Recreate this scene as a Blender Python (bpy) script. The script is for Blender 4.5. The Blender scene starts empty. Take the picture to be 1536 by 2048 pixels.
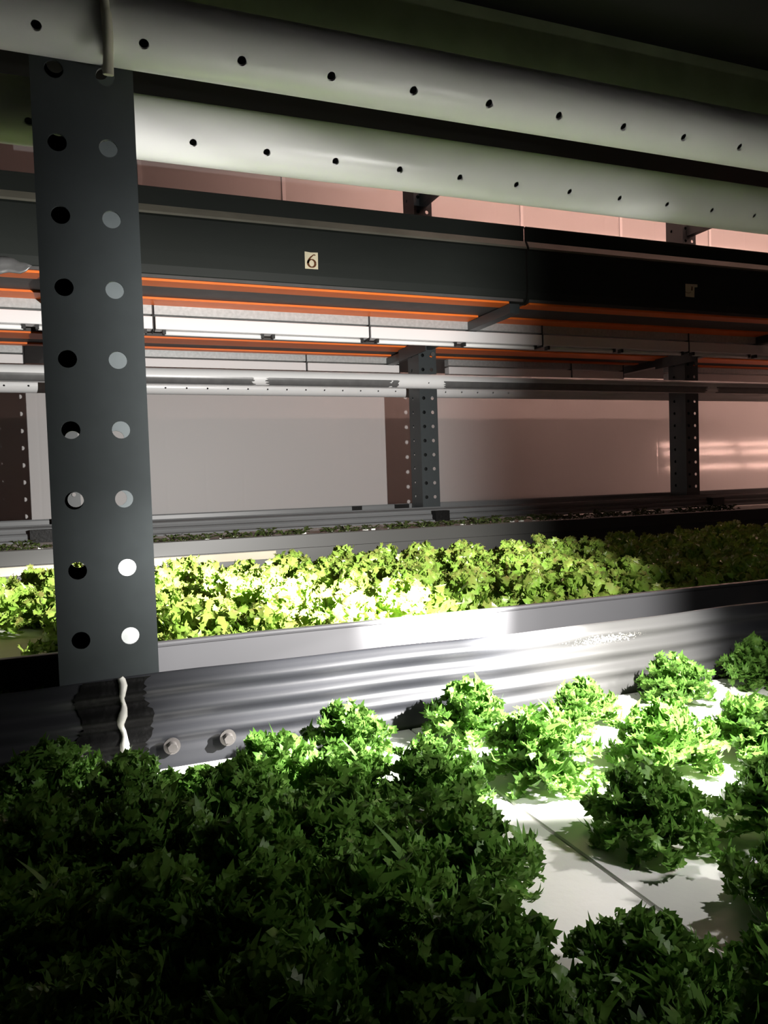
import bpy, math, random
import numpy as np
from mathutils import Matrix, Vector

C = bpy.context.scene.collection
R = math.radians
PI = math.pi

# ------------------------------------------------------------------ camera
YAW, PITCH, ROLL = R(21.4), R(-2.2), R(1.85)
F_PX = 1518.0
def camera():
    f = Vector((math.sin(YAW)*math.cos(PITCH), math.cos(YAW)*math.cos(PITCH), math.sin(PITCH)))
    rt = Vector((math.cos(YAW), -math.sin(YAW), 0))
    up = rt.cross(f)
    c, s = math.cos(ROLL), math.sin(ROLL)
    x = rt*c - up*s
    y = rt*s + up*c
    cd = bpy.data.cameras.new('camera')
    cd.sensor_fit = 'VERTICAL'; cd.sensor_height = 24.0; cd.sensor_width = 18.0
    cd.lens = F_PX/2048*24.0
    cd.clip_start = 0.02; cd.clip_end = 100
    o = bpy.data.objects.new('camera', cd); C.objects.link(o)
    m = Matrix.Identity(4)
    for i in range(3):
        m[i][0] = x[i]; m[i][1] = y[i]; m[i][2] = -f[i]
    o.matrix_world = m
    bpy.context.scene.camera = o
camera()

# ------------------------------------------------------------------ light, world, exposure
sc = bpy.context.scene
sc.view_settings.view_transform = 'Standard'
sc.view_settings.look = 'None'
sc.view_settings.exposure = 0.0
sc.view_settings.gamma = 1.0
sc.view_settings.use_curve_mapping = False

TORCH_LOC = (0.635, 0.43, 0.045)
TORCH_POWER = 330.0
# beam profile of the phone torch: azimuth from +Y (left negative) and elevation, in degrees
WIN_LEVEL = (-62, -36, 17, 28.5)
WIN_MID = (-61, -44, 17, 28.5)      # fades in, full, full, fades out
WIN_DOWN = (-73, -60, 17, 28.5)
TORCH_AZ = -17.5
EL_BEAM = [(-90, 0), (-16, 0), (-7, 1.25), (12, 1.25), (17, .85), (21, .45), (28, .08), (34, .008), (45, .001), (90, .0005)]      # level part
EL_MID = [(-90, 0), (-28, 0), (-22, .42), (-16, .50), (-10, .55), (-3, 0), (90, 0)]
EL_DOWN = [(-90, .10), (-65, .20), (-50, .40), (-35, .47), (-27, .44), (-21, 0), (90, 0)]
AZ_DOWN = [(-90, 1.4), (-50, 1.4), (-22, 1.0), (0, .42), (30, .28), (90, .28)]
EL_SPILL = [(-90, .012), (-45, .014), (-32, .010), (-24, .004), (0, .003), (25, .0025), (42, .001), (60, .0003), (90, .0003)]
EL_CORE = [(-90, 0), (-34, 0), (-27, 3.2), (-20, 5.6), (-12, 5.6), (-6, .2), (0, 0), (90, 0)]
PINK = (1.0, .58, .47)
GROW_STRENGTH = 74.0
AMBIENT = (.011, .010, .0095)

def ramp(nt, pts, src):
    n = nt.nodes.new('ShaderNodeValToRGB')
    els = n.color_ramp.elements
    while len(els) > 1: els.remove(els[-1])
    for i, (p, v) in enumerate(pts):
        e = els[0] if i == 0 else els.new((p+90)/180)
        e.position = (p+90)/180; e.color = (v, v, v, 1)
    nt.links.new(src, n.inputs[0])
    return n.outputs[0]
def math_node(nt, op, a, b=None, c=None, clamp=False):
    n = nt.nodes.new('ShaderNodeMath'); n.operation = op; n.use_clamp = clamp
    for i, v in enumerate((a, b, c)):
        if v is None: continue
        if isinstance(v, (int, float)): n.inputs[i].default_value = v
        else: nt.links.new(v, n.inputs[i])
    return n.outputs[0]
def torch():
    l = bpy.data.lights.new('torch', 'POINT')
    l.energy = TORCH_POWER; l.color = (1.0, .97, .93); l.shadow_soft_size = .005
    l.use_nodes = True
    nt = l.node_tree; nt.nodes.clear()
    out = nt.nodes.new('ShaderNodeOutputLight'); em = nt.nodes.new('ShaderNodeEmission')
    g = nt.nodes.new('ShaderNodeNewGeometry')
    sp = nt.nodes.new('ShaderNodeSeparateXYZ'); nt.links.new(g.outputs['Incoming'], sp.inputs[0])
    X, Y, Z = sp.outputs
    az = math_node(nt, 'MULTIPLY', math_node(nt, 'ARCTAN2', X, Y), 180/PI)
    off = math_node(nt, 'SUBTRACT', az, TORCH_AZ)
    off = math_node(nt, 'WRAP', off, 180.0, -180.0)
    off = math_node(nt, 'ABSOLUTE', off)
    def step(src, a, b, lo=0., hi=1.):
        n = nt.nodes.new('ShaderNodeMapRange'); n.interpolation_type = 'SMOOTHSTEP'
        nt.links.new(src, n.inputs['Value'])
        for k_, v_ in (('From Min', a), ('From Max', b), ('To Min', lo), ('To Max', hi)): n.inputs[k_].default_value = v_
        return n.outputs[0]
    def window(w_): return math_node(nt, 'MULTIPLY', step(az, w_[0], w_[1]), step(az, w_[2], w_[3], 1., 0.))
    wl, wm, wd = window(WIN_LEVEL), window(WIN_MID), window(WIN_DOWN)
    el = math_node(nt, 'DIVIDE', math_node(nt, 'ADD', math_node(nt, 'MULTIPLY', math_node(nt, 'ARCSINE', Z), 180/PI), 90.0), 180.0)
    azn = math_node(nt, 'DIVIDE', math_node(nt, 'ADD', az, 90.0), 180.0, clamp=True)
    ad = ramp(nt, AZ_DOWN, azn)
    tot = math_node(nt, 'MULTIPLY', wl, ramp(nt, EL_BEAM, el))
    tot = math_node(nt, 'ADD', tot, math_node(nt, 'MULTIPLY', ad, math_node(nt, 'MULTIPLY', wm, ramp(nt, EL_MID, el))))
    tot = math_node(nt, 'ADD', tot, math_node(nt, 'MULTIPLY', ad, math_node(nt, 'MULTIPLY', wd, ramp(nt, EL_DOWN, el))))
    tot = math_node(nt, 'ADD', tot, math_node(nt, 'MULTIPLY', step(off, 1, 13, 1., 0.), ramp(nt, EL_CORE, el)))
    tot = math_node(nt, 'ADD', tot, math_node(nt, 'MULTIPLY', step(off, 76, 104, 1., .12), ramp(nt, EL_SPILL, el)))
    nt.links.new(tot, em.inputs['Strength'])
    nt.links.new(em.outputs[0], out.inputs[0])
    o = bpy.data.objects.new('torch', l); C.objects.link(o); o.location = TORCH_LOC
torch()
# unseen spot added as fill on the boards, behind and right of the camera
FILL_LOC, FILL_AIM, FILL_POWER = (1.0, -.42, .45), (.52, .50, -.283), 75.0
l2 = bpy.data.lights.new('fill_spot', 'SPOT'); l2.energy = FILL_POWER; l2.color = (1.0, .96, .93); l2.shadow_soft_size = .03
l2.spot_size = R(42); l2.spot_blend = 1.0
o2 = bpy.data.objects.new('fill_spot', l2); C.objects.link(o2); o2.location = FILL_LOC
o2.rotation_euler = (Vector(FILL_AIM)-Vector(FILL_LOC)).to_track_quat('-Z', 'Y').to_euler()
w = bpy.data.worlds.new('world'); sc.world = w; w.use_nodes = True
w.node_tree.nodes['Background'].inputs[0].default_value = (*AMBIENT, 1)
w.node_tree.nodes['Background'].inputs[1].default_value = 1.0

# ------------------------------------------------------------------ materials
def mat(name, col, rough=.5, spec=.5, metal=0.0, noise=None, bump=None, coat=0.0):
    """noise = (scale, amount, stretch) brightness variation; bump = (scale, strength)"""
    m = bpy.data.materials.new(name); m.use_nodes = True
    nt = m.node_tree; p = nt.nodes['Principled BSDF']
    p.inputs['Base Color'].default_value = (*col, 1)
    p.inputs['Roughness'].default_value = rough
    p.inputs['Specular IOR Level'].default_value = spec
    p.inputs['Metallic'].default_value = metal
    p.inputs['Coat Weight'].default_value = coat
    tc = nt.nodes.new('ShaderNodeTexCoord')
    if noise:
        mp = nt.nodes.new('ShaderNodeMapping'); nt.links.new(tc.outputs['Object'], mp.inputs[0])
        mp.inputs['Scale'].default_value = noise[2] if len(noise) > 2 else (1, 1, 1)
        n = nt.nodes.new('ShaderNodeTexNoise'); n.inputs['Scale'].default_value = noise[0]; n.inputs['Detail'].default_value = 6
        nt.links.new(mp.outputs[0], n.inputs[0])
        mx = nt.nodes.new('ShaderNodeMix'); mx.data_type = 'RGBA'
        a = noise[1]
        mx.inputs[6].default_value = (*[max(0, c*(1-a)) for c in col], 1)
        mx.inputs[7].default_value = (*[min(1, c*(1+a)) for c in col], 1)
        nt.links.new(n.outputs[0], mx.inputs[0]); nt.links.new(mx.outputs[2], p.inputs['Base Color'])
    if bump:
        n2 = nt.nodes.new('ShaderNodeTexNoise'); n2.inputs['Scale'].default_value = bump[0]; n2.inputs['Detail'].default_value = 4
        nt.links.new(tc.outputs['Object'], n2.inputs[0])
        b = nt.nodes.new('ShaderNodeBump'); b.inputs['Strength'].default_value = bump[1]; b.inputs['Distance'].default_value = .002
        nt.links.new(n2.outputs[0], b.inputs['Height']); nt.links.new(b.outputs[0], p.inputs['Normal'])
    return m
def emit(name, col, s):
    m = bpy.data.materials.new(name); m.use_nodes = True
    p = m.node_tree.nodes['Principled BSDF']
    p.inputs['Base Color'].default_value = (.8, .8, .8, 1)
    p.inputs['Emission Color'].default_value = (*col, 1); p.inputs['Emission Strength'].default_value = s
    return m
def leaf_mat(name, green, pale, edge=None, trans=.36, rough=.38):
    m = bpy.data.materials.new(name); m.use_nodes = True
    nt = m.node_tree; p = nt.nodes['Principled BSDF']; out = nt.nodes['Material Output']
    at = nt.nodes.new('ShaderNodeAttribute'); at.attribute_name = 'rib'
    mx = nt.nodes.new('ShaderNodeMix'); mx.data_type = 'RGBA'
    mx.inputs[6].default_value = (*pale, 1); mx.inputs[7].default_value = (*green, 1)
    nt.links.new(at.outputs['Fac'], mx.inputs[0])
    col = mx.outputs[2]
    oi = nt.nodes.new('ShaderNodeObjectInfo')
    tc = nt.nodes.new('ShaderNodeTexCoord')
    n = nt.nodes.new('ShaderNodeTexNoise'); n.inputs['Scale'].default_value = 55; n.inputs['Detail'].default_value = 3
    nt.links.new(tc.outputs['Object'], n.inputs[0])
    v = math_node(nt, 'ADD', math_node(nt, 'MULTIPLY', n.outputs[0], .7), math_node(nt, 'MULTIPLY', oi.outputs['Random'], .3))
    hsv = nt.nodes.new('ShaderNodeHueSaturation')
    nt.links.new(math_node(nt, 'ADD', v, .52), hsv.inputs['Value'])
    nt.links.new(col, hsv.inputs['Color']); col = hsv.outputs[0]
    if edge:
        at2 = nt.nodes.new('ShaderNodeAttribute'); at2.attribute_name = 'tip'
        m2 = nt.nodes.new('ShaderNodeMix'); m2.data_type = 'RGBA'
        m2.inputs[7].default_value = (*edge, 1)
        n3 = nt.nodes.new('ShaderNodeTexNoise'); n3.inputs['Scale'].default_value = 30
        nt.links.new(tc.outputs['Object'], n3.inputs[0])
        k = math_node(nt, 'MULTIPLY', at2.outputs['Fac'], math_node(nt, 'MULTIPLY', math_node(nt, 'SUBTRACT', n3.outputs[0], .35), 2.6, clamp=True))
        nt.links.new(k, m2.inputs[0]); nt.links.new(col, m2.inputs[6]); col = m2.outputs[2]
    nt.links.new(col, p.inputs['Base Color'])
    p.inputs['Roughness'].default_value = rough
    p.inputs['Specular IOR Level'].default_value = .28
    t = nt.nodes.new('ShaderNodeBsdfTranslucent'); nt.links.new(col, t.inputs[0])
    ms = nt.nodes.new('ShaderNodeMixShader'); ms.inputs[0].default_value = trans
    nt.links.new(p.outputs[0], ms.inputs[1]); nt.links.new(t.outputs[0], ms.inputs[2]); nt.links.new(ms.outputs[0], out.inputs[0])
    return m

M = dict(
    post=mat('charcoal paint', (.034, .040, .042), .42, .4, noise=(60, .12)),
    panel=mat('grey liner sheet', (.023, .024, .028), .42, .42, noise=(7, .18, (.3, 1, 1)), bump=(45, .06)),
    farrim=mat('dull grey far rim', (.05, .05, .047), .45, .4, noise=(9, .1, (.3, 1, 1))),
    rim=mat('grey tray rim', (.06, .06, .064), .36, .5, noise=(9, .1, (.3, 1, 1))),
    farpanel=mat('grey far liner', (.13, .135, .138), .4, .5, noise=(9, .2, (.3, 1, 1))),
    board=mat('white planting board', (.74, .73, .70), .5, .4, noise=(25, .06), bump=(120, .12)),
    tube=mat('white plastic pipe', (.66, .66, .66), .33, .5, noise=(14, .05)),
    tube_hole=mat('pipe hole edge', (.05, .035, .03), .7, .2),
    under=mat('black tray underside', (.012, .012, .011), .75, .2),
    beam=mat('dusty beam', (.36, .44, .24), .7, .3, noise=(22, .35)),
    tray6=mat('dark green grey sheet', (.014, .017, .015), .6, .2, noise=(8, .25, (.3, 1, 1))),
    ledge=mat('worn ledge', (.13, .125, .10), .6, .35, noise=(18, .4, (.4, 1, 1))),
    recess=mat('grey recess', (.075, .07, .068), .6, .3, noise=(20, .25)),
    orange=mat('orange paint', (.90, .17, .020), .5, .4, noise=(16, .25, (.35, 1, 1))),
    galv=mat('galvanised steel', (.42, .44, .44), .45, .5, metal=.25, noise=(70, .35)),
    fixture=mat('white enamel', (.74, .73, .73), .4, .5),
    lamp_off=mat('frosted lamp glass', (.80, .80, .79), .2, .6),
    black=mat('black sealing tape', (.003, .003, .003), .5, .18, bump=(90, .5)),
    sealant=mat('white sealant', (.62, .61, .57), .4, .5, bump=(60, .3)),
    bolt=mat('dull steel bolt', (.15, .14, .135), .35, .5, metal=.6),
    paper=mat('cream paper', (.62, .56, .40), .7, .2, noise=(30, .12)),
    strip=mat('cream label strip', (.42, .38, .29), .6, .3, noise=(12, .12)),
    ink=mat('brown ink', (.10, .035, .012), .7, .2),
    tape=mat('silver tape', (.13, .13, .13), .34, .5, metal=.2, noise=(25, .3)),
    strap=mat('ivory strap', (.58, .56, .47), .5, .4),
    floor=mat('dark concrete floor', (.10, .10, .10), .8, .3, noise=(4, .3)),
    ceiling=mat('dark ceiling', (.06, .06, .06), .8, .2),
    plug=mat('white growing plug', (.75, .74, .70), .8, .2),
    bracket=mat('black bracket', (.012, .012, .012), .5, .4),
)
M['curly'] = leaf_mat('frilly green leaf', (.085, .215, .030), (.28, .40, .11))
M['bronze'] = leaf_mat('crinkled green leaf', (.17, .33, .040), (.36, .50, .10), edge=(.20, .11, .055), trans=.25, rough=.32)
M['seedling'] = leaf_mat('seedling leaf', (.055, .085, .022), (.10, .12, .05), edge=(.05, .03, .02), trans=.15)
M['grow'] = emit('pink grow lamp', PINK, GROW_STRENGTH)
M['grow_upper'] = emit('pink grow lamp of the upper level', PINK, GROW_STRENGTH*.68)

def wall_mat():
    m = mat('pale cladding', (.56, .545, .54), .45, .3, coat=.25)
    nt = m.node_tree; p = nt.nodes['Principled BSDF']
    p.inputs['Coat Roughness'].default_value = .09
    tc = nt.nodes.new('ShaderNodeTexCoord'); sp = nt.nodes.new('ShaderNodeSeparateXYZ')
    nt.links.new(tc.outputs['Object'], sp.inputs[0])
    gl = nt.nodes.new('ShaderNodeMapRange'); nt.links.new(sp.outputs[0], gl.inputs['Value'])       # the sheets further right are polished
    gl.inputs['From Min'].default_value = 2.6; gl.inputs['From Max'].default_value = 4.2; gl.inputs['To Max'].default_value = .6
    nt.links.new(gl.outputs[0], p.inputs['Coat Weight'])
    x = math_node(nt, 'DIVIDE', math_node(nt, 'SUBTRACT', sp.outputs[0], .487), .2445)
    fr = math_node(nt, 'ABSOLUTE', math_node(nt, 'SUBTRACT', math_node(nt, 'FRACT', math_node(nt, 'ADD', x, .5)), .5))
    gr = math_node(nt, 'MULTIPLY', math_node(nt, 'MINIMUM', fr, .05), 20.0)      # groove 0..1
    n = nt.nodes.new('ShaderNodeTexNoise'); n.inputs['Scale'].default_value = 1.6; n.inputs['Detail'].default_value = 2
    mp = nt.nodes.new('ShaderNodeMapping'); mp.inputs['Scale'].default_value = (3, 1, .6)
    nt.links.new(tc.outputs['Object'], mp.inputs[0]); nt.links.new(mp.outputs[0], n.inputs[0])
    hgt = math_node(nt, 'ADD', math_node(nt, 'MULTIPLY', gr, .5), n.outputs[0])
    b = nt.nodes.new('ShaderNodeBump'); b.inputs['Strength'].default_value = .12; b.inputs['Distance'].default_value = .004
    nt.links.new(hgt, b.inputs['Height']); nt.links.new(b.outputs[0], p.inputs['Normal']); nt.links.new(b.outputs[0], p.inputs['Coat Normal'])
    return m
M['wall'] = wall_mat()

def stain_panel():
    """the liner of the near bed carries a chalky mineral bloom and streaks on its right part, amid a broad paler zone"""
    m = M['panel'].copy(); m.name = 'grey liner with mineral bloom'
    nt = m.node_tree; p = nt.nodes['Principled BSDF']
    src = p.inputs['Base Color'].links[0].from_socket
    tc = nt.nodes.new('ShaderNodeTexCoord'); sp = nt.nodes.new('ShaderNodeSeparateXYZ'); nt.links.new(tc.outputs['Object'], sp.inputs[0])
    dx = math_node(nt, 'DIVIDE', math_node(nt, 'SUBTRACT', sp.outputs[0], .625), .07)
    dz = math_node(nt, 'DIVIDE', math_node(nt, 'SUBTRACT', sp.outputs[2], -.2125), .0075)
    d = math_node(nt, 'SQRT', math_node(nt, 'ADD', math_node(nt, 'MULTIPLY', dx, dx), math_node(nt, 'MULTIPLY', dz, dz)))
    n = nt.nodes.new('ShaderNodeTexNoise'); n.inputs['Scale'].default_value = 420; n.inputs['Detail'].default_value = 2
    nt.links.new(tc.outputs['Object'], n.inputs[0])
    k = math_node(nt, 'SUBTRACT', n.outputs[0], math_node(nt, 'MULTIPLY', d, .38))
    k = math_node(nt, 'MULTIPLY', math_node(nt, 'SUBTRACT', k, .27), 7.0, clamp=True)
    pale_zone = nt.nodes.new('ShaderNodeMapRange'); pale_zone.interpolation_type = 'SMOOTHSTEP'            # broad paler zone, fading out to both sides
    nt.links.new(math_node(nt, 'ABSOLUTE', math_node(nt, 'SUBTRACT', sp.outputs[0], .66)), pale_zone.inputs['Value'])
    pale_zone.inputs['From Min'].default_value = .03; pale_zone.inputs['From Max'].default_value = .24; pale_zone.inputs['To Min'].default_value = .09; pale_zone.inputs['To Max'].default_value = 0
    k = math_node(nt, 'MAXIMUM', k, pale_zone.outputs[0])
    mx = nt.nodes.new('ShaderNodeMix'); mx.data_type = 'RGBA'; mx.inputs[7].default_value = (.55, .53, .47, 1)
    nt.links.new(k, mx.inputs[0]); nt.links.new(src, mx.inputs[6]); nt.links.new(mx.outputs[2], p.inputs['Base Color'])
    return m
M['panel_stained'] = stain_panel()

# ------------------------------------------------------------------ mesh helpers
class MB:
    def __init__(s): s.v = []; s.f = []; s.sm = []; s.rib = None; s.tip = None
    def add(s, vs, fs, smooth=False):
        k = len(s.v); s.v += [tuple(map(float, p)) for p in vs]
        s.f += [tuple(i+k for i in f) for f in fs]; s.sm += [smooth]*len(fs); return s
    def box(s, x0, x1, y0, y1, z0, z1):
        return s.add([(x0,y0,z0),(x1,y0,z0),(x1,y1,z0),(x0,y1,z0),(x0,y0,z1),(x1,y0,z1),(x1,y1,z1),(x0,y1,z1)],
                     [(0,3,2,1),(4,5,6,7),(0,1,5,4),(1,2,6,5),(2,3,7,6),(3,0,4,7)])
    def prism_x(s, prof, x0, x1, n=1, wob=None, smooth=False):
        """closed profile of (y,z) swept along X"""
        k = len(prof); vs = []; fs = []
        for i in range(n+1):
            x = x0+(x1-x0)*i/n
            for j, (y, z) in enumerate(prof):
                dy, dz = wob(x, j) if wob else (0, 0)
                vs.append((x, y+dy, z+dz))
        for i in range(n):
            for j in range(k):
                a = i*k+j; b = i*k+(j+1) % k
                fs.append((a, a+k, b+k, b))
        s.add(vs, fs, smooth)
        s.add(vs[:k], [tuple(range(k))]); s.add(vs[-k:], [tuple(range(k))[::-1]])
        return s
    def tube(s, pts, r, n=12, cap=True):
        pts = [Vector(p) for p in pts]; rings = []
        rr = r if isinstance(r, (list, tuple)) else [r]*len(pts)
        vs = []; fs = []
        t0 = (pts[1]-pts[0]).normalized()
        a = t0.orthogonal().normalized()
        for i, p in enumerate(pts):
            t = (pts[min(i+1, len(pts)-1)]-pts[max(i-1, 0)]).normalized()
            a = (a - t*a.dot(t)).normalized(); b = t.cross(a)
            for j in range(n):
                q = 2*PI*j/n
                vs.append(p+(a*math.cos(q)+b*math.sin(q))*rr[i])
        for i in range(len(pts)-1):
            for j in range(n):
                fs.append((i*n+j, i*n+(j+1) % n, (i+1)*n+(j+1) % n, (i+1)*n+j))
        s.add(vs, fs, True)
        if cap: s.add(vs[:n], [tuple(range(n))[::-1]]); s.add(vs[-n:], [tuple(range(n))])
        return s
    def build(s, name, m, parent=None, loc=None):
        me = bpy.data.meshes.new(name); me.from_pydata(s.v, [], s.f)
        me.polygons.foreach_set('use_smooth', s.sm)
        me.materials.append(m)
        if s.rib is not None:
            a = me.attributes.new('rib', 'FLOAT', 'POINT'); a.data.foreach_set('value', np.asarray(s.rib, dtype=np.float32))
            a = me.attributes.new('tip', 'FLOAT', 'POINT'); a.data.foreach_set('value', np.asarray(s.tip, dtype=np.float32))
        me.update()
        o = bpy.data.objects.new(name, me); C.objects.link(o)
        if parent: o.parent = parent
        if loc: o.location = loc
        return o
def tag(o, label, cat, group=None):
    o['label'] = label; o['category'] = cat
    if group: o['group'] = group
    return o
def struct(o): o['kind'] = 'structure'; return o
def thing(name, label, cat, loc=(0, 0, 0), group=None):
    o = bpy.data.objects.new(name, None); C.objects.link(o); o.location = loc
    o.empty_display_size = .05
    return tag(o, label, cat, group)
def bevel(o, w=.002, seg=2):
    b = o.modifiers.new('bevel', 'BEVEL'); b.width = w; b.segments = seg; b.limit_method = 'ANGLE'
    return o

def hole_cell(u0, u1, v0, v1, cu, cv, r, n=20):
    """a rectangle pierced by a circle: outer points, inner points, quads (u,v plane)"""
    ang = [2*PI*i/n for i in range(n)]
    ang += [math.atan2(b-cv, a-cu) % (2*PI) for a in (u0, u1) for b in (v0, v1)]
    ang = sorted(set(round(a, 6) for a in ang))
    outer, inner = [], []
    for a in ang:
        c, s = math.cos(a), math.sin(a)
        t = min([((u1 if c > 0 else u0)-cu)/c if abs(c) > 1e-9 else 1e9, ((v1 if s > 0 else v0)-cv)/s if abs(s) > 1e-9 else 1e9])
        outer.append((cu+c*t, cv+s*t)); inner.append((cu+c*r, cv+s*r))
    return outer, inner

def perforated(mb, us, cols, rows, pitch, v0, v1, r, th, place):
    """plate in (u,v) with hole columns at 'cols' and rows at 'rows'; place(u,v,d) -> xyz, d = depth"""
    rows = sorted(rows)
    ub = [us[0]] + [(cols[i]+cols[i+1])/2 for i in range(len(cols)-1)] + [us[1]]
    for ci, cu in enumerate(cols):
        a, b = ub[ci], ub[ci+1]
        segs = [(v0, rows[0]-pitch/2, None)] + [(z-pitch/2, z+pitch/2, z) for z in rows] + [(rows[-1]+pitch/2, v1, None)]
        for s0, s1, z in segs:
            if s1-s0 < 1e-5: continue
            if z is None:
                for d, rev in ((0, 0), (th, 1)):
                    q = [place(a, s0, d), place(b, s0, d), place(b, s1, d), place(a, s1, d)]
                    mb.add(q, [(3, 2, 1, 0) if rev else (0, 1, 2, 3)])
                continue
            o, i = hole_cell(a, b, s0, s1, cu, z, r)
            n = len(o)
            for d, rev in ((0, 0), (th, 1)):
                vs = [place(*p, d) for p in o]+[place(*p, d) for p in i]
                fs = [(k, (k+1) % n, n+(k+1) % n, n+k) for k in range(n)]
                mb.add(vs, [f[::-1] if rev else f for f in fs])
            vs = [place(*p, 0) for p in i]+[place(*p, th) for p in i]
            mb.add(vs, [(k, (k+1) % n, n+(k+1) % n, n+k) for k in range(n)], True)
    # rim
    for p, q in (((us[0], v0), (us[0], v1)), ((us[0], v1), (us[1], v1)), ((us[1], v1), (us[1], v0)), ((us[1], v0), (us[0], v0))):
        mb.add([place(*p, 0), place(*q, 0), place(*q, th), place(*p, th)], [(0, 1, 2, 3)])

# ------------------------------------------------------------------ the room
struct(MB().box(-4, 13, -3.0, 5.2, -1.10, -1.05).build('floor', M['floor']))
struct(MB().box(-4, 13, -3.0, 5.2, 3.30, 3.35).build('ceiling', M['ceiling']))
struct(MB().box(-4, 13, 5.0, 5.1, -1.05, 3.3).build('wall_back', M['wall']))
k = 0
for i in range(-2, 9):
    x = .40+i*.916
    struct(MB().box(x-.012, x+.012, 4.992, 5.0, 1.25, 3.3).build('trim_%d' % (k+1), M['fixture'])); k += 1

# ------------------------------------------------------------------ posts
PITCH_H = .0714
def post(x, y, z1, label, group=None, base=-1.05):
    """perforated front face, left flank and rear face of a slotted rack post; x = centre"""
    t = thing('rack_post', label, 'post', (x, y, base), group)
    L, Rr, T = -.0485, .0485, .003
    rows = [-.008+PITCH_H*i for i in range(-14, 40)]
    rows = [z for z in rows if base+.04 < z < z1-.04]
    D = .135
    f = MB(); perforated(f, (L, Rr), [-.0265, .0215], [z-base for z in rows], PITCH_H, 0, z1-base, .0090, T, lambda u, v, d: (u, d, v))
    f.build('front_face', M['post'], t)
    s = MB(); perforated(s, (0.003, D), [.09], [z-base+PITCH_H*.1 for z in rows], PITCH_H, 0, z1-base, .0085, T, lambda u, v, d: (L+d, u, v))
    s.build('side_flange', M['post'], t)
    b = MB(); perforated(b, (L+.003, Rr-.004), [-.0265, .0215], [z-base for z in rows], PITCH_H, 0, z1-base, .0090, T, lambda u, v, d: (u, D-.003+d, v))
    b.build('rear_face', M['post'], t)
    MB().box(-.0045, -.0015, T, D-.003, 0, z1-base).build('web', M['post'], t)
    return t
BAY = 1.702
PX = [1.633-BAY, 1.633, 1.633+BAY]
near_post = post(.0155, .83, 1.6, 'wide charcoal perforated post, the largest, standing close at the left of the photo')
def far_post(x, label):
    t = post(x, 3.5, 1.62, label)
    for dx, dz in ((-.02, .665), (.026, .64)):
        b = MB().tube([(dx, -.004, dz+1.05), (dx, -.012, dz+1.05)], .011, 10); b.build('bolt', M['bolt'], t)
MB().box(.004, .040, .05, .053, .82, 1.01).build('backing_plate', M['galv'], near_post)
far_post(PX[0], 'charcoal perforated post of the far rack, almost hidden behind the large near post')
far_post(PX[1], 'charcoal perforated post of the far rack in the middle of the photo')
far_post(PX[2], 'dark perforated post of the far rack beside the pink glow on the wall')

# ------------------------------------------------------------------ pipes with outlet holes
def pipe(name, yc, zc, r, x0, x1, hx, ang, hr, m, parent):
    """hollow-looking pipe along X with a row of holes at angle 'ang' below the front"""
    mb = MB(); n = 40
    hw = hr*1.9; dth = hw/r
    def P(x, th, d=0): return (x, yc-(r-d)*math.cos(th), zc-(r-d)*math.sin(th))
    ths = [ang+dth+(2*PI-2*dth)*i/n for i in range(n+1)]
    xs = [x0]
    for h in hx: xs += [h-hw, h+hw]
    xs.append(x1)
    vs = []; fs = []
    for x in xs:
        for th in ths: vs.append(P(x, th))
    m1 = n+1
    for i in range(len(xs)-1):
        for j in range(n): fs.append((i*m1+j, i*m1+j+1, (i+1)*m1+j+1, (i+1)*m1+j))
    mb.add(vs, fs, True)
    # strip that carries the holes
    K = 6
    for i in range(0, len(xs)-1, 2):
        a, b = xs[i], xs[i+1]
        vs = []; fs = []
        for x in (a, b):
            for k in range(K+1): vs.append(P(x, ang-dth+2*dth*k/K))
        for k in range(K): fs.append((k, k+K+1, k+K+2, k+1)[::-1])
        mb.add(vs, fs, True)
    for h in hx:
        o, i = hole_cell(h-hw, h+hw, -hw, hw, h, 0, hr, 24)
        nn = len(o)
        vs = [P(u, ang+v/r) for u, v in o]+[P(u, ang+v/r) for u, v in i]+[P(u, ang+v/r, .004) for u, v in i]
        fs = [(k, (k+1) % nn, nn+(k+1) % nn, nn+k) for k in range(nn)]+[(nn+k, nn+(k+1) % nn, 2*nn+(k+1) % nn, 2*nn+k) for k in range(nn)]
        mb.add(vs, [f[::-1] for f in fs], True)
    # inner wall (dark inside) with the same row left open is not needed: the shell itself shows its far side
    for x in (x0, x1):
        mb.add([P(x, 2*PI*k/40) for k in range(40)], [tuple(range(40))])
    o = mb.build(name, m, parent)
    nv = len(o.data.vertices); nr = np.zeros((nv, 3))
    co = np.zeros(nv*3); o.data.vertices.foreach_get('co', co); co = co.reshape(-1, 3)
    nr[:, 1] = co[:, 1]-yc; nr[:, 2] = co[:, 2]-zc
    nr[-80:] = 0; nr[-80:-40, 0] = -1; nr[-40:, 0] = 1
    o.data.normals_split_custom_set_from_vertices((nr/np.linalg.norm(nr, axis=1)[:, None]).tolist())
    return o
t = pipe('ventilation_pipe', .79, .448, .0336, -1.2, 2.4, [-.023-.0935*3+.0935*i for i in range(0, 27)], R(45), .0047, M['tube'], None)
tag(t, 'white perforated pipe, the nearer one, running in front of the large post', 'pipe')
t = pipe('ventilation_pipe', 1.0, .451, .037, -1.2, 2.6, [-.042-.0925*3+.0925*i for i in range(0, 30)], R(39), .0046, M['tube'], None)
tag(t, 'white perforated pipe, the second one, running behind the large post', 'pipe')

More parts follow.
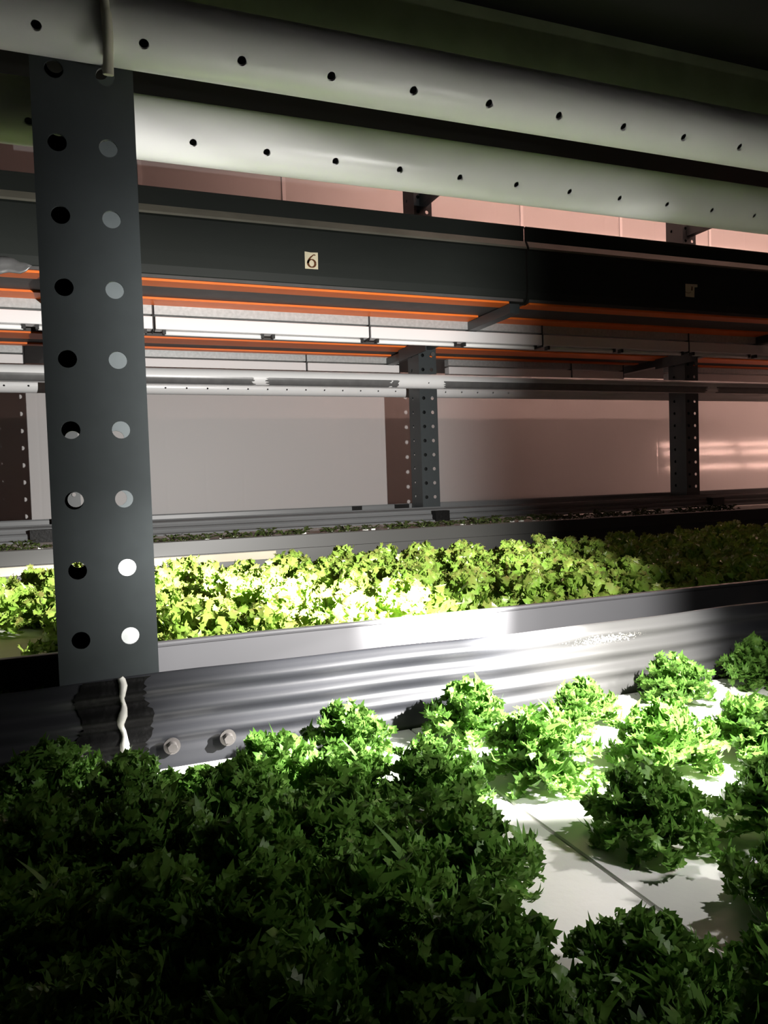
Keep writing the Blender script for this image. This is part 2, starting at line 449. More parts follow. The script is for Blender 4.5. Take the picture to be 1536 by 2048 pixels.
def tape_arc(mb, yc, zc, r, x0, x1, a0, a1, rng, ragged=.012):
    n = 10; nx = max(2, int((x1-x0)/.03)); vs = []; fs = []
    for i in range(nx+1):
        for k in range(n+1):
            th = a0+(a1-a0)*k/n
            x = x0+(x1-x0)*i/nx
            if i in (0, nx): x += rng.uniform(-ragged, ragged)
            vs.append((x, yc-r*math.cos(th), zc-r*math.sin(th)))
    for i in range(nx):
        for k in range(n): fs.append((i*(n+1)+k, (i+1)*(n+1)+k, (i+1)*(n+1)+k+1, i*(n+1)+k+1))
    mb.add(vs, fs, True)
rng = random.Random(5)
t = pipe('ventilation_pipe', 3.42, .492, .036, -1.8, 5.2, [1.585], R(20), .004, M['tube'], None)
tag(t, 'thick white pipe with grey tape patches in front of the far rack posts', 'pipe')
for a, b in ((-1.2, .725), (.785, 1.385), (1.675, 3.34), (3.42, 4.9)):
    mb = MB(); tape_arc(mb, 3.42, .492, .0365, a, b, R(3), R(68), rng); mb.build('tape_strip', M['tape'], t)
mb = MB(); tape_arc(mb, 3.42, .492, .0366, 1.392, 1.425, R(3), R(66), rng, .006); mb.build('tape_strip', M['tape'], t)
t = pipe('ventilation_pipe', 3.78, .492, .036, -1.8, 5.2, [.375-.0985*15+.0985*i for i in range(0, 58)], R(14), .0045, M['tube'], None)
tag(t, 'white pipe with small holes showing below the taped pipe of the far rack', 'pipe')

# strap that ties the near pipe to the post
mb = MB(); pts = []
for k in range(29):
    a = R(100)+2*PI*k/28*.93
    pts.append((.036+.002*math.sin(a), .79-.0375*math.cos(a), .448-.0375*math.sin(a)))
mb.tube(pts, .0042, 8)
mb.tube([(.0375, .752, .440), (.038, .7535, .42), (.0375, .76, .405), (.037, .764, .389)], [.0042, .0044, .0046, .005], 8)
tag(mb.build('tie_strap', M['strap']), 'ivory tie strap looped around the upper near pipe with its end hanging', 'strap')

# ------------------------------------------------------------------ trays
def wavy_panel(y0, z0, z1, th=.004, amp=.0032, waves=3.2, lean=.018, n=36):
    pts = []
    for i in range(n+1):
        u = i/n; z = z0+(z1-z0)*u
        wv = 0 if u < .26 else amp*math.sin((u-.26)/.74*waves*2*PI)*min(1, (u-.26)*9)
        pts.append((y0+lean*u+wv, z))
    top = [(pts[-1][0]+.003, z1+.002), (pts[-1][0]+.006, z1+.001)]
    back = [(y+th, z) for y, z in pts[::-1]]
    return pts+top+back[1:]
def wob_top(x, j):
    return (.0012*math.sin(x*7.3+1)+.0008*math.sin(x*17.1), .0012*math.sin(x*9.1)+.0007*math.sin(x*23.7))
# near tray (the one the camera leans over)
t = thing('grow_tray', 'near grow tray with a rippled grey back liner and white planting boards', 'tray', (0, .30, -.31))
IN = Matrix.Translation((0, -.30, .31))
def place(o): o.location = (0, -.30, .31); return o
place(MB().box(-1.5, 2.4, -.22, .812, -.308, -.296).build('tray_base', M['rim'], t))
place(MB().box(-1.5, 2.4, -.235, -.222, -.308, -.20).build('front_wall', M['rim'], t))
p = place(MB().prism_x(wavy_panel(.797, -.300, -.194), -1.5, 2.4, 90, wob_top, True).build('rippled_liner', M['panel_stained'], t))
# black tape at the liner joint, with its sealant bead
def blob_strip(x0, x1, z0, z1, n=40, th=.0012):
    mb = MB(); vs = []; fs = []
    prof = wavy_panel(.797, -.300, -.194)[:37]
    rg = random.Random(3)
    for i in range(n+1):
        u = i/n; z = z0+(z1-z0)*u
        y = np.interp(z, [q[1] for q in prof], [q[0] for q in prof])-.0014
        a = x0+.004*math.sin(u*14)+rg.uniform(-.0025, .0025); b = x1+.004*math.sin(u*11+2)+rg.uniform(-.0025, .0025)
        for k in range(5): vs.append((a+(b-a)*k/4, y, z))
    for i in range(n):
        for k in range(4): fs.append((i*5+k, i*5+k+1, (i+1)*5+k+1, (i+1)*5+k))
    mb.add(vs, fs, True); return mb
place(blob_strip(-.017, .051, -.283, -.192).build('joint_tape', M['black'], t))
mb = MB(); pts = []; rr = []
prof = wavy_panel(.797, -.300, -.194)[:37]
rg = random.Random(8)
for i in range(34):
    u = i/33; z = -.190-.092*u
    y = np.interp(z, [q[1] for q in prof], [q[0] for q in prof])-.0022
    pts.append((.0245+.0016*math.sin(u*9)+.0012*math.sin(u*23)+.002*u, y, z)); rr.append(.0026+.0011*math.sin(u*19)+.0007*rg.random()+.0012*u)
mb.tube(pts, rr, 10); place(mb.build('sealant_bead', M['sealant'], t))
for bx in (-.021, .071, .128, 1.62, 1.68):
    zb = -.2625
    mb = MB()
    vs = []; n = 6
    mb.tube([(bx, .799, zb), (bx, .7965, zb)], .0085, 20)
    mb.tube([(bx, .7965, zb), (bx, .7915, zb), (bx, .790, zb)], [.0058, .0058, .005], 6)
    place(mb.build('bolt', M['bolt'], t))
# planting boards in the near tray
for i in range(-2, 4):
    x0 = .335+.6*i
    o = bevel(MB().box(x0+.0009, x0+.5991, -.215, .794, -.2955, -.283).build('planting_board', M['board']), .0012, 1)
    lab = {-1: 'white planting board under the dark heads, left of the visible seam', 0: 'white planting board under the brightly lit frilly heads, right of the visible seam'}.get(i)
    tag(o, lab or ('white planting board of the near tray %s' % {-2: 'beyond the left edge of the photo', 1: 'beyond the right edge of the photo', 2: 'second beyond the right edge', 3: 'third beyond the right edge'}[i]), 'board')

# second tray of the near rack
t = thing('grow_tray', 'second grow tray with a smooth grey rim, filled with dense crinkled lettuce', 'tray', (0, 1.46, -.33))
def place2(o): o.location = (0, -1.46, .33); return o
place2(MB().box(-1.5, 3.6, .975, 1.97, -.33, -.30).build('tray_base', M['rim'], t))
rim = [(.970, -.30), (.970, -.1945), (.9675, -.1935), (.9665, -.191), (.968, -.1885), (.972, -.188), (.979, -.1885), (.981, -.191), (.980, -.194), (.975, -.1955), (.975, -.30)]
place2(MB().prism_x(rim, -1.5, 3.6, 60, lambda x, j: (.0006*math.sin(x*11+1), .0006*math.sin(x*8))).build('front_rim', M['rim'], t))
place2(MB().box(-1.5, 3.6, 1.965, 1.972, -.30, -.22).build('rear_wall', M['rim'], t))
o = MB().box(-1.48, 3.58, .985, 1.96, -.2998, -.288).build('planting_board', M['board'])
tag(o, 'white planting board hidden under the dense crinkled lettuce of the second tray', 'board')

# beam and trays of the level above the near bed
o = MB().box(-1.6, 2.6, .842, .955, .505, .70).build('shelf_beam', M['beam'])
tag(o, 'dull green-grey beam above the upper near pipe, below the black tray underside', 'beam')
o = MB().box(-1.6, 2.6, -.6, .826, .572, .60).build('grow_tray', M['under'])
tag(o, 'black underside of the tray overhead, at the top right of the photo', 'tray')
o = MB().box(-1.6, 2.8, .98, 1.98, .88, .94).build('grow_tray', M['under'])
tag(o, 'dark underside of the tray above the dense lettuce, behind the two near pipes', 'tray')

# ------------------------------------------------------------------ far rack, lower level
t = thing('grow_tray', 'far grow tray with dark seedlings behind a narrow grey rim', 'tray', (0, 3.05, -.33))
def place3(o): o.location = (0, -3.05, .33); return o
place3(MB().box(-1.8, 5.2, 2.66, 3.46, -.33, -.20).build('tray_base', M['farpanel'], t))
fr = [(2.655, -.30), (2.655, -.226), (2.650, -.224), (2.650, -.178), (2.654, -.175), (2.664, -.176), (2.664, -.30)]
place3(MB().prism_x(fr, -1.8, 5.2).build('front_rim', M['farrim'], t))
# stepped rippled liner behind the seedlings
pr = [(3.36, -.205), (3.365, -.19), (3.39, -.186), (3.395, -.178), (3.392, -.170), (3.398, -.163), (3.415, -.160), (3.42, -.150), (3.418, -.142), (3.43, -.136), (3.445, -.134), (3.45, -.128), (3.46, -.128), (3.46, -.205)]
place3(MB().prism_x(pr, -1.8, 5.2).build('rippled_liner', M['farpanel'], t))
for x0, x1 in ((-.215, -.10), (1.585, 1.66), (3.335, 3.42)):
    o = place3(MB().box(x0, x1, 3.352, 3.40, -.20, -.145).build('joint_tape', M['black'], t))
t = thing('grow_tray', 'rear grow tray of the far rack showing only a dark grey rim below the wall', 'tray', (0, 4.1, -.33))
def place4(o): o.location = (0, -4.1, .33); return o
place4(MB().box(-1.8, 5.2, 3.66, 4.6, -.33, -.25).build('tray_base', M['farpanel'], t))
place4(MB().prism_x([(3.65, -.33), (3.65, -.118), (3.653, -.112), (3.662, -.112), (3.662, -.33)], -1.8, 5.2).build('front_rim', M['farpanel'], t))
for x0, x1 in ((1.256, 1.308), (1.49, 1.57)):
    o = place4(MB().box(x0, x1, 3.642, 3.652, -.15, -.114).build('joint_tape', M['black'], t))
o = MB().box(-1.8, 5.2, 2.668, 3.35, -.1995, -.196).build('planting_board', M['board']); tag(o, 'white planting board under the dark seedlings of the far tray', 'board')

# cream label strip below the far rim, broken by bare metal
for x0, x1, lab in ((-.9, -.05, 'cream label strip under the far rim, left of the large post'), (.02, .62, 'cream label strip under the far rim, right of the large post')):
    s = bevel(MB().box(x0, x1, 2.643, 2.6545, -.256, -.2275).build('label_strip', M['strip']), .001, 1)
    tag(s, lab, 'label strip')
    if x0 < -.5: strip_l = s

def six(mb, cx, y, cz, h, wt=1.0):
    """an old-style figure 6 drawn as a flat ribbon facing -Y"""
    def ribbon(pts, ws):
        vs = []; fs = []
        for i, (x, z) in enumerate(pts):
            a = pts[max(0, i-1)]; b = pts[min(len(pts)-1, i+1)]
            dx, dz = b[0]-a[0], b[1]-a[1]; l = math.hypot(dx, dz) or 1
            nx, nz = -dz/l, dx/l; w_ = ws[i]*h*wt
            vs += [(cx+x*h+nx*w_, y, cz+z*h+nz*w_), (cx+x*h-nx*w_, y, cz+z*h-nz*w_)]
        for i in range(len(pts)-1): fs.append((2*i, 2*i+1, 2*i+3, 2*i+2))
        mb.add(vs, fs)
    n = 36
    bowl = [(.30*math.cos(2*PI*i/n), -.20+.30*math.sin(2*PI*i/n)) for i in range(n+1)]
    ribbon(bowl, [.035+.045*abs(math.cos(2*PI*i/n)) for i in range(n+1)])
    tail = []
    for i in range(20):
        u = i/19
        x = -.30+.02*u+.50*u**2.0; z = -.20+.72*u-.02*u*u
        tail.append((x, z))
    tail += [(.27, .47), (.30, .42)]
    ribbon(tail, [.08-.05*i/20 for i in range(20)]+[.045, .05])
    return mb
m6 = MB(); six(m6, -.15, 2.6425, -.243, .014); m6.build('number', M['ink'], strip_l)

# ------------------------------------------------------------------ far rack, upper level
ZB = .706
def upper_tray(x0, x1, label):
    t = thing('grow_tray', label, 'tray', ((x0+x1)/2, 2.65, ZB))
    def pl(o): o.location = (-(x0+x1)/2, -2.65, -ZB); return o
    y = 2.65
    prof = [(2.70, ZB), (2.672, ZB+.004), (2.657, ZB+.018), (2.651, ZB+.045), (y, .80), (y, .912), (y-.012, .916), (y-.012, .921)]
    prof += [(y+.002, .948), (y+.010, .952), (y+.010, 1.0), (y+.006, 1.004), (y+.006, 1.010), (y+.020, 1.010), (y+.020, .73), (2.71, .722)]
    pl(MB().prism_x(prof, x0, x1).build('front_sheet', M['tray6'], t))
    pl(MB().add([(x0+.002, y-.0125, .9215), (x1-.002, y-.0125, .9215), (x1-.002, y+.0012, .9485), (x0+.002, y+.0012, .9485)], [(0, 1, 2, 3)])
       .box(x0+.002, x1-.002, y-.0135, y-.011, .915, .9225).build('ledge', M['ledge'], t))
    pl(MB().box(x0+.01, x1-.01, 2.66, 3.46, ZB+.0045, .75).build('tray_floor', M['recess'], t))
    pl(MB().box(x0+.01, x1-.01, 3.455, 3.465, .735, .93).build('rear_wall', M['tray6'], t))
    return t
J = [PX[0]+.055, PX[1]+.055, PX[2]+.055]
upper_tray(J[0]-BAY+.004, J[0]-.004, 'upper far tray left of the large post, over the crumpled foil tape')
upper_tray(J[0]+.004, J[1]-.004, 'dark upper far tray carrying the number 6 tag')
upper_tray(J[1]+.004, J[2]-.004, 'dark upper far tray at the right, carrying the torn tag')
upper_tray(J[2]+.004, J[2]+BAY, 'dark upper far tray beyond the right edge of the photo')
for i, (x0, x1) in enumerate(((J[0]-BAY, J[0]), (J[0], J[1]), (J[1], J[2]), (J[2], J[2]+BAY))):
    o = MB().box(x0+.01, x1-.06, 3.66, 4.55, ZB+.0045, .93).build('grow_tray', M['recess'])
    tag(o, 'rear upper tray of the far rack, %s' % ['left of the large post', 'above the bright part of the taped pipe', 'between the middle and right far posts', 'right of the right far post'][i], 'tray')

# orange strips under the trays
SPOT = ['left of the large post', 'right of the large post', 'right of the middle far post', 'at the right edge']
WHICH = ['frontmost orange strip', 'second orange strip from the front', 'third orange strip from the front', 'rearmost orange strip']
for i, (x0, x1) in enumerate(((J[0]-BAY, J[0]), (J[0], J[1]), (J[1], J[2]), (J[2], J[2]+BAY))):
    for q, (ya, yb) in enumerate(((2.668, 2.742), (2.925, 3.03), (3.665, 3.80), (3.93, 3.975))):
        mb = MB().box(x0+.02, x1-.075, ya, yb, ZB-.004, ZB+.004)
        o = mb.build('support_strip', M['orange'])
        tag(o, '%s under the far trays, %s' % (WHICH[q], SPOT[i]), 'strip')

# light fixtures: galvanised channel, white housing, two short lamps below
def fixture(x0, x1, y, z, label):
    t = thing('light_fixture', label, 'light', ((x0+x1)/2, y, z))
    cx = (x0+x1)/2
    MB().box(x0-cx, x1-cx, 0, .05, .060, .097).build('channel', M['galv'], t)
    bevel(MB().box(x0-cx+.002, x1-cx-.002, -.004, .054, .004, .052).build('housing', M['fixture'], t), .003, 2)
    h = (x1-x0)/2
    for k in range(2):
        a = x0-cx+.035+k*(h-.01); b = a+h-.055
        MB().tube([(a, .02, -.006), (a+.004, .02, -.006), (b-.004, .02, -.006), (b, .02, -.006)], [.005, .0085, .0085, .005], 12).build('lamp_tube', M['lamp_off'], t)
        for e in (a, b): MB().box(e-.006, e+.006, .006, .034, -.012, .005).build('lamp_holder', M['bracket'], t)
    MB().box(x1-cx-.003, x1-cx+.001, -.006, .056, -.004, .096).build('joint_clip', M['bracket'], t)
    return t
FX = [(-1.47, -.60), (-.59, .268), (.273, 1.143), (1.148, 1.997), (2.002, 2.861), (2.866, 3.73), (3.735, 4.6)]
FW = ['at the left edge of the photo', 'passing behind the large post', 'right of the large post, brightly lit', 'above the middle far post', 'right of the middle far post', 'above the right far post', 'beyond the right edge of the photo']
for (a, b), wd in zip(FX, FW): fixture(a, b, 3.02, .608, 'white light fixture of the front row, '+wd)
FB = [(-1.10, -.245), (.05, .285), (.29, 1.143), (1.148, 1.69), (2.0, 2.852), (2.857, 3.25), (3.62, 4.6)]
FWb = ['ending left of the large post', 'hidden behind the large post', 'above the taped pipe right of the large post', 'ending beside the middle far post', 'dim, right of the middle far post', 'dim, just left of the right far post', 'dim, right of the right far post']
for (a, b), wd in zip(FB, FWb): fixture(a, b, 4.0, .612, 'white light fixture of the rear row, '+wd)

# cross arms under the upper trays and the arms of the level above
AW = ['behind the large near post', 'crossing over the middle far post', 'crossing over the right far post']
for x, wd in zip(PX, AW):
    mb = MB().box(x-.022, x+.022, 2.66, 3.497, .662, .700).box(x-.022, x+.022, 3.64, 4.56, .662, .700).box(x-.055, x-.049, 3.40, 3.74, .640, .70)
    tag(mb.build('cross_arm', M['post']), 'dark steel cross arm under the far upper trays, '+wd, 'arm')
for x, wd in zip(PX[1:], ['above the middle far post, partly behind the second pipe', 'above the right far post, against the pink wall']):
    mb = MB().box(x-.02, x+.02, 2.70, 3.497, 1.375, 1.44)
    tag(mb.build('cross_arm', M['post']), 'upper dark cross arm '+wd, 'arm')

# number tags
def paper(pts, y):
    mb = MB(); n = len(pts)
    mb.add([(x, y, z) for x, z in pts]+[(x, y+.0012, z) for x, z in pts], [tuple(range(n)), tuple(range(2*n-1, n-1, -1))]+[(i, n+i, n+(i+1) % n, (i+1) % n) for i in range(n)])
    return mb
y = 2.6475
o = tag(paper([(.765, .774), (.8135, .7745), (.8145, .834), (.787, .8325), (.7655, .8345)], y).build('number_tag', M['paper']), 'cream paper tag with a brown 6 on the dark upper tray', 'tag')
six(MB(), .790, y-.0008, .803, .045, 1.15).build('number', M['ink'], o)
o = tag(paper([(2.497, .777), (2.546, .776), (2.548, .820), (2.565, .822), (2.565, .834), (2.498, .8325)], y).build('number_tag', M['paper']), 'torn cream paper tag on the dim upper tray at the right', 'tag')
mb = MB().add([(2.527, y-.001, .805), (2.536, y-.001, .805), (2.536, y-.001, .822), (2.531, y-.001, .824)], [(0, 1, 2, 3)])
pts = [(2.510+.016*math.cos(a), .800+.008*math.sin(a)) for a in [R(200+16*i) for i in range(10)]]
for i in range(9):
    mb.add([(pts[i][0], y-.001, pts[i][1]), (pts[i+1][0], y-.001, pts[i+1][1]), (pts[i+1][0], y-.001, pts[i+1][1]+.002), (pts[i][0], y-.001, pts[i][1]+.002)], [(0, 1, 2, 3)])
mb.build('ink_mark', M['ink'], o)
# crumpled foil tape at the left end of the upper far tray
mb = MB(); rg = random.Random(4); vs = []; fs = []
for i in range(15):
    for k in range(5):
        u = i/14; z = .735-.10*k/4
        hw_ = .028*math.sin(PI*min(1, max(0.04, u)))**.5
        vs.append((-.36+.235*u, 2.64+rg.uniform(-.004, .004), .712+(k/4-.5)*2*hw_+.004*math.sin(u*20)))
for i in range(14):
    for k in range(4): fs.append((i*5+k, (i+1)*5+k, (i+1)*5+k+1, i*5+k+1))
mb.add(vs, fs, True)
o = mb.build('foil_patch', M['tape']); so = o.modifiers.new('solid', 'SOLIDIFY'); so.thickness = .002
tag(o, 'crumpled silver foil patch on the far upper tray edge, left of the large post', 'patch')

# pink grow lamps of the lit rack further along the room
def grow_lamp(x0, x1, y, z, label, m='grow'):
    t = thing('grow_lamp', label, 'lamp', ((x0+x1)/2, y, z), 'lit pink grow lamps further down the room')
    h = (x1-x0)/2
    MB().box(-h, h, -.03, .03, .012, .05).build('housing', M['fixture'], t)
    MB().tube([(-h+.02, 0, 0), (h-.02, 0, 0)], .012, 12).build('lamp_tube', M[m], t)
    for e in (-h+.1, h-.1): MB().tube([(e, 0, .05), (e, 0, 3.3-z)], .003, 6).build('hanger', M['bracket'], t)
GL = 'lit pink grow lamp further down the room, outside the photo'
for yl, z in ((2.40, .36), (2.47, .25), (2.54, .07)):
    for x0 in (6.7, 8.0): grow_lamp(x0, x0+1.2, yl, z, GL)
for y in (2.6, 3.3, 4.0):
    for x0 in (1.7, 3.0, 4.3, 5.6, 6.9): grow_lamp(x0, x0+1.2, y, 2.25, GL, 'grow_upper')

# ------------------------------------------------------------------ plants
def leaf(rg, L, W, a0, a1, az, ruff, nlobe, nu, nv, spike, base=.16, twist=0., cup=.35, lobe=.55):
    u = np.linspace(0, 1, nu); v = np.linspace(-1, 1, nv)
    U, V = np.meshgrid(u, v, indexing='ij')
    phi = a0+(a1-a0)*u**1.15
    ds = L/(nu-1)
    r = np.concatenate([[0], np.cumsum(np.cos((phi[1:]+phi[:-1])/2)*ds)])
    z = np.concatenate([[0], np.cumsum(np.sin((phi[1:]+phi[:-1])/2)*ds)])
    sm = np.clip(u/.62, 0, 1); sm = sm*sm*(3-2*sm)
    w_ = W*(base+(1-base)*sm)*(1-.45*np.clip((u-.78)/.22, 0, 1)**2)
    lat = np.zeros((nu, nv)); nor = np.zeros((nu, nv)); fw = np.zeros((nu, nv))
    for side in (-1, 1):
        ph = rg.uniform(0, 6.28)
        lb = .5+.5*np.sin(2*PI*nlobe*u+ph)
        e = (1-lobe)+2*lobe*lb**.8*.75
        tooth = rg.uniform(-.12, .12, nu)
        off = rg.integers(0, 3)
        sp = ((np.arange(nu)+off) % 3 == 0)*spike
        e = e+tooth+sp
        msk = (v*side > 1e-6)
        av = np.abs(v[msk])[None, :]
        E = 1+(e[:, None]-1)*av**1.3
        lat[:, msk] = side*av*w_[:, None]*np.clip(E, .15, 3)
        p2 = rg.uniform(0, 6.28); p3 = rg.uniform(0, 6.28)
        rip = np.sin(2*PI*nlobe*u*1.02+ph+p2*.3+1.2)+.55*np.sin(2*PI*nlobe*2.1*u+p3)
        nor[:, msk] = (ruff*rip[:, None]*av**1.7+cup*av**2+.5*sp[:, None]*av**4*rg.uniform(-.4, 1, nu)[:, None])*w_[:, None]
        fw[:, msk] = (.35*av**2+.45*np.cos(2*PI*nlobe*u+p3)[:, None]*av**2*ruff+sp[:, None]*.3*av**3)*w_[:, None]
    tipd = rg.uniform(0, 1, nv)*np.where(np.arange(nv) % 2 == 0, 1., .0)
    fw[-1, :] += tipd*W*.55*(spike > .1)
    tw = twist*U
    l2 = lat*np.cos(tw)-nor*np.sin(tw)*.5; n2 = nor+lat*np.sin(tw)*.6
    cp, sp_ = np.cos(phi)[:, None], np.sin(phi)[:, None]
    rr = r[:, None]+fw*cp-n2*sp_
    zz = z[:, None]+fw*sp_+n2*cp
    ca, sa = math.cos(az), math.sin(az)
    P = np.stack([rr*ca-l2*sa, rr*sa+l2*ca, zz], -1).reshape(-1, 3)
    idx = np.arange(nu*nv).reshape(nu, nv)
    q = np.stack([idx[:-1, :-1], idx[1:, :-1], idx[1:, 1:], idx[:-1, 1:]], -1).reshape(-1, 4)
    rib = np.clip(np.abs(V)*1.6+U*.55, 0, 1).reshape(-1)
    tip = np.clip((np.abs(V)-.35)*1.6, 0, 1)*np.clip(U*1.6-.3, 0, 1)
    tip = np.maximum(tip, np.clip((U-.8)*5, 0, 1)).reshape(-1)
    return P, q, rib, tip
def frill_leaf(rg, L, a0, a1, az, blade, nl, lobe_l, lobe_w, spike, curl, twist=0., fork=False):
    """a leaf with a narrow blade and antler-like pointed lobes that curl every way"""
    VS, QS, RB, TP = [], [], [], []
    nu = 9
    u = np.linspace(0, 1, nu)
    def mid(uu):
        ph = a0+(a1-a0)*uu
        k = (a1-a0) if abs(a1-a0) > 1e-3 else 1e-3
        return np.array([L*(math.sin(ph)-math.sin(a0))/k, 0, -L*(math.cos(ph)-math.cos(a0))/k]), ph
    def frame(uu):
        p, ph = mid(uu); t = twist*uu
        T = np.array([math.cos(ph), 0, math.sin(ph)]); N = np.array([-math.sin(ph), 0, math.cos(ph)]); S = np.array([0, 1., 0])
        return p, T, S*math.cos(t)+N*math.sin(t), N*math.cos(t)-S*math.sin(t)
    k = 0
    # blade
    vs = []
    f1, f2 = rg.uniform(0, 6.28, 2)
    for i, uu in enumerate(u):
        p, T, S, N = frame(uu); w_ = blade*(.3+.7*math.sin(PI*min(1, .12+uu*.8)))
        for v in (-1, -.5, 0, .5, 1):
            ru = .45*w_*v*v*math.sin(9*uu+(f1 if v < 0 else f2))+.25*w_*v*v
            vs.append(p+S*v*w_+N*ru)
            RB.append(min(1, abs(v)*1.1+uu*.4)); TP.append(0.3*uu)
    VS += vs
    for i in range(nu-1):
        for j in range(4): QS.append((i*5+j, (i+1)*5+j, (i+1)*5+j+1, i*5+j+1))
    k = len(VS)
    # lobes
    ends = [(uu, sd) for uu in np.linspace(.26, .96, nl) for sd in (-1, 1)]+[(1.0, 0), (.99, .45), (.99, -.45)]
    for uu, sd in ends:
        uu = min(1, max(.1, uu+rg.normal(0, .02)))
        p, T, S, N = frame(uu)
        be = (R(rg.uniform(38, 72)) if abs(sd) == 1 else R(40)*abs(sd)*2*rg.uniform(.6, 1.2))
        d = T*math.cos(be)+S*math.sin(be)*(1 if sd > 0 else -1 if sd < 0 else 0)
        d = d+N*rg.normal(.15, .35); d /= np.linalg.norm(d)
        sx = np.cross(N, d)
        if np.linalg.norm(sx) < .5: d = d-N*d.dot(N)*.8; d /= np.linalg.norm(d); sx = np.cross(N, d)
        sx /= np.linalg.norm(sx); nn = np.cross(d, sx)
        tw = rg.normal(0, .9); sx, nn = sx*math.cos(tw*.5)+nn*math.sin(tw*.5), nn*math.cos(tw*.5)-sx*math.sin(tw*.5)
        ll = lobe_l*rg.uniform(.65, 1.25)*(.65+.35*math.sin(PI*uu)); lw = lobe_w*rg.uniform(.75, 1.25)
        cu = curl*rg.normal(.5, .9)
        p0 = p+S*(blade*.55*(1 if sd > 0 else -1 if sd < 0 else 0))
        def pt(t, side, up=0.): return p0+d*(ll*t)+sx*side+nn*(cu*ll*t*t+up)
        if not fork:
            prof = [(-.15, .85, 0), (.2, .80, 0), (.48, 1.25, .0), (.62, .75, 0), (.84, 1.35, .0), (1.0, .55, spike)]
            rows = len(prof)
            for i, (t, wd, tip) in enumerate(prof):
                c = pt(t, 0)
                for v in (-1, 0, 1):
                    jag = rg.uniform(-.12, .12)*ll
                    q = c+sx*(v*lw*wd*(1.25 if i == 4 else 1))+nn*(abs(v)*lw*.55*(1 if i in (2, 4) else .1)*rg.uniform(-.6, 1.3))
                    if i in (2, 4): q = q+d*(abs(v)*spike*ll*.45)
                    if i == 5 and v == 0: q = q+d*(spike*ll*.9)
                    if i == 5 and v: q = c+sx*(v*lw*wd*.5)-d*ll*.06
                    VS.append(q+d*jag*.5); RB.append(min(1, .55+.45*t)); TP.append(min(1, max(0, t*.75+.15*uu)))
            for i in range(rows-1):
                for j in range(2): QS.append((k+i*3+j, k+(i+1)*3+j, k+(i+1)*3+j+1, k+i*3+j+1))
        else:
            # a staghorn lobe: stalk that forks into pointed, up-curled spines
            def put(q, t): VS.append(q); RB.append(min(1, .5+.5*t)); TP.append(t)
            for t, wd in ((-.2, 1.0), (.15, .85), (.5, 1.25)):
                put(pt(t, -lw*wd, lw*.35), max(0, t)); put(pt(t, 0, 0), max(0, t)); put(pt(t, lw*wd, lw*.35), max(0, t))
            for i in range(2):
                for j in range(2): QS.append((k+i*3+j, k+(i+1)*3+j, k+(i+1)*3+j+1, k+i*3+j+1))
            for (t0, s0, an, ln, w0) in ((.46, 0, rg.normal(0, .2), rg.uniform(.30, .50), .85), (.42, -.75, -rg.uniform(.5, 1.0), rg.uniform(.26, .42), .62), (.42, .75, rg.uniform(.5, 1.0), rg.uniform(.26, .42), .62),
                                         (.05, -.7, -rg.uniform(.7, 1.2), rg.uniform(.18, .32), .55), (.1, .7, rg.uniform(.7, 1.2), rg.uniform(.18, .32), .55)):
                kk = len(VS); ca_, sa_ = math.cos(an), math.sin(an)
                uc = rg.normal(.25, .45)
                for f_, ww in ((0, 1.0), (.55, .62)):
                    t = t0+ln*f_*ca_; sc_ = s0*lw+ln*f_*sa_*ll
                    for e in (-1, 1): put(pt(t-e*sa_*ww*w0*lw/ll, sc_+e*ca_*ww*w0*lw, uc*ln*ll*f_*f_), min(1, .5+.4*f_))
                put(pt(t0+ln*ca_, s0*lw+ln*sa_*ll, uc*ln*ll), 1.)
                QS.append((kk, kk+2, kk+3, kk+1)); QS.append((kk+2, kk+4, kk+3))
        k = len(VS)
    P = np.array(VS); ca, sa = math.cos(az), math.sin(az)
    P = np.stack([P[:, 0]*ca-P[:, 1]*sa, P[:, 0]*sa+P[:, 1]*ca, P[:, 2]], -1)
    return P, QS, np.array(RB), np.array(TP)
def head_mesh(name, seed, n, spec, m, fn=leaf):
    rg = np.random.default_rng(seed)
    Vs, Fs, Rb, Tp = [], [], [], []; k = 0
    for i in range(n):
        f = (i+.5)/n
        P, q, rb, tp = fn(rg, **spec(rg, f, i))
        rad, z0 = .004+.004*(1-f), .004+.014*f
        az = math.atan2(P[:, 1].mean(), P[:, 0].mean())
        P = P+np.array([rad*math.cos(az), rad*math.sin(az), z0])
        P[:, 2] = np.maximum(P[:, 2], .0015+.003*rg.random())
        Vs.append(P); Fs += [tuple(int(a)+k for a in fc) for fc in q]; Rb.append(rb); Tp.append(tp); k += len(P)
    V = np.concatenate(Vs); Fc = Fs
    me = bpy.data.meshes.new(name)
    me.from_pydata(V.tolist(), [], Fc)
    me.polygons.foreach_set('use_smooth', np.ones(len(Fc), dtype=bool))
    a = me.attributes.new('rib', 'FLOAT', 'POINT'); a.data.foreach_set('value', np.concatenate(Rb).astype(np.float32))
    a = me.attributes.new('tip', 'FLOAT', 'POINT'); a.data.foreach_set('value', np.concatenate(Tp).astype(np.float32))
    me.materials.append(m); me.update()
    return me
GA = 2.39996
def curly_spec(rg, f, i):
    inc = R(4+74*f**.9)+rg.normal(0, .10)
    return dict(L=(.044-.003*f)*rg.uniform(.82, 1.1), a0=inc+R(18), a1=inc-R(38-22*f)+rg.normal(0, .2), az=i*GA+rg.normal(0, .2),
                blade=.0045*rg.uniform(.8, 1.6), nl=5, lobe_l=.0125, lobe_w=.0031, spike=.5, curl=.8, fork=True, twist=rg.normal(0, .5))
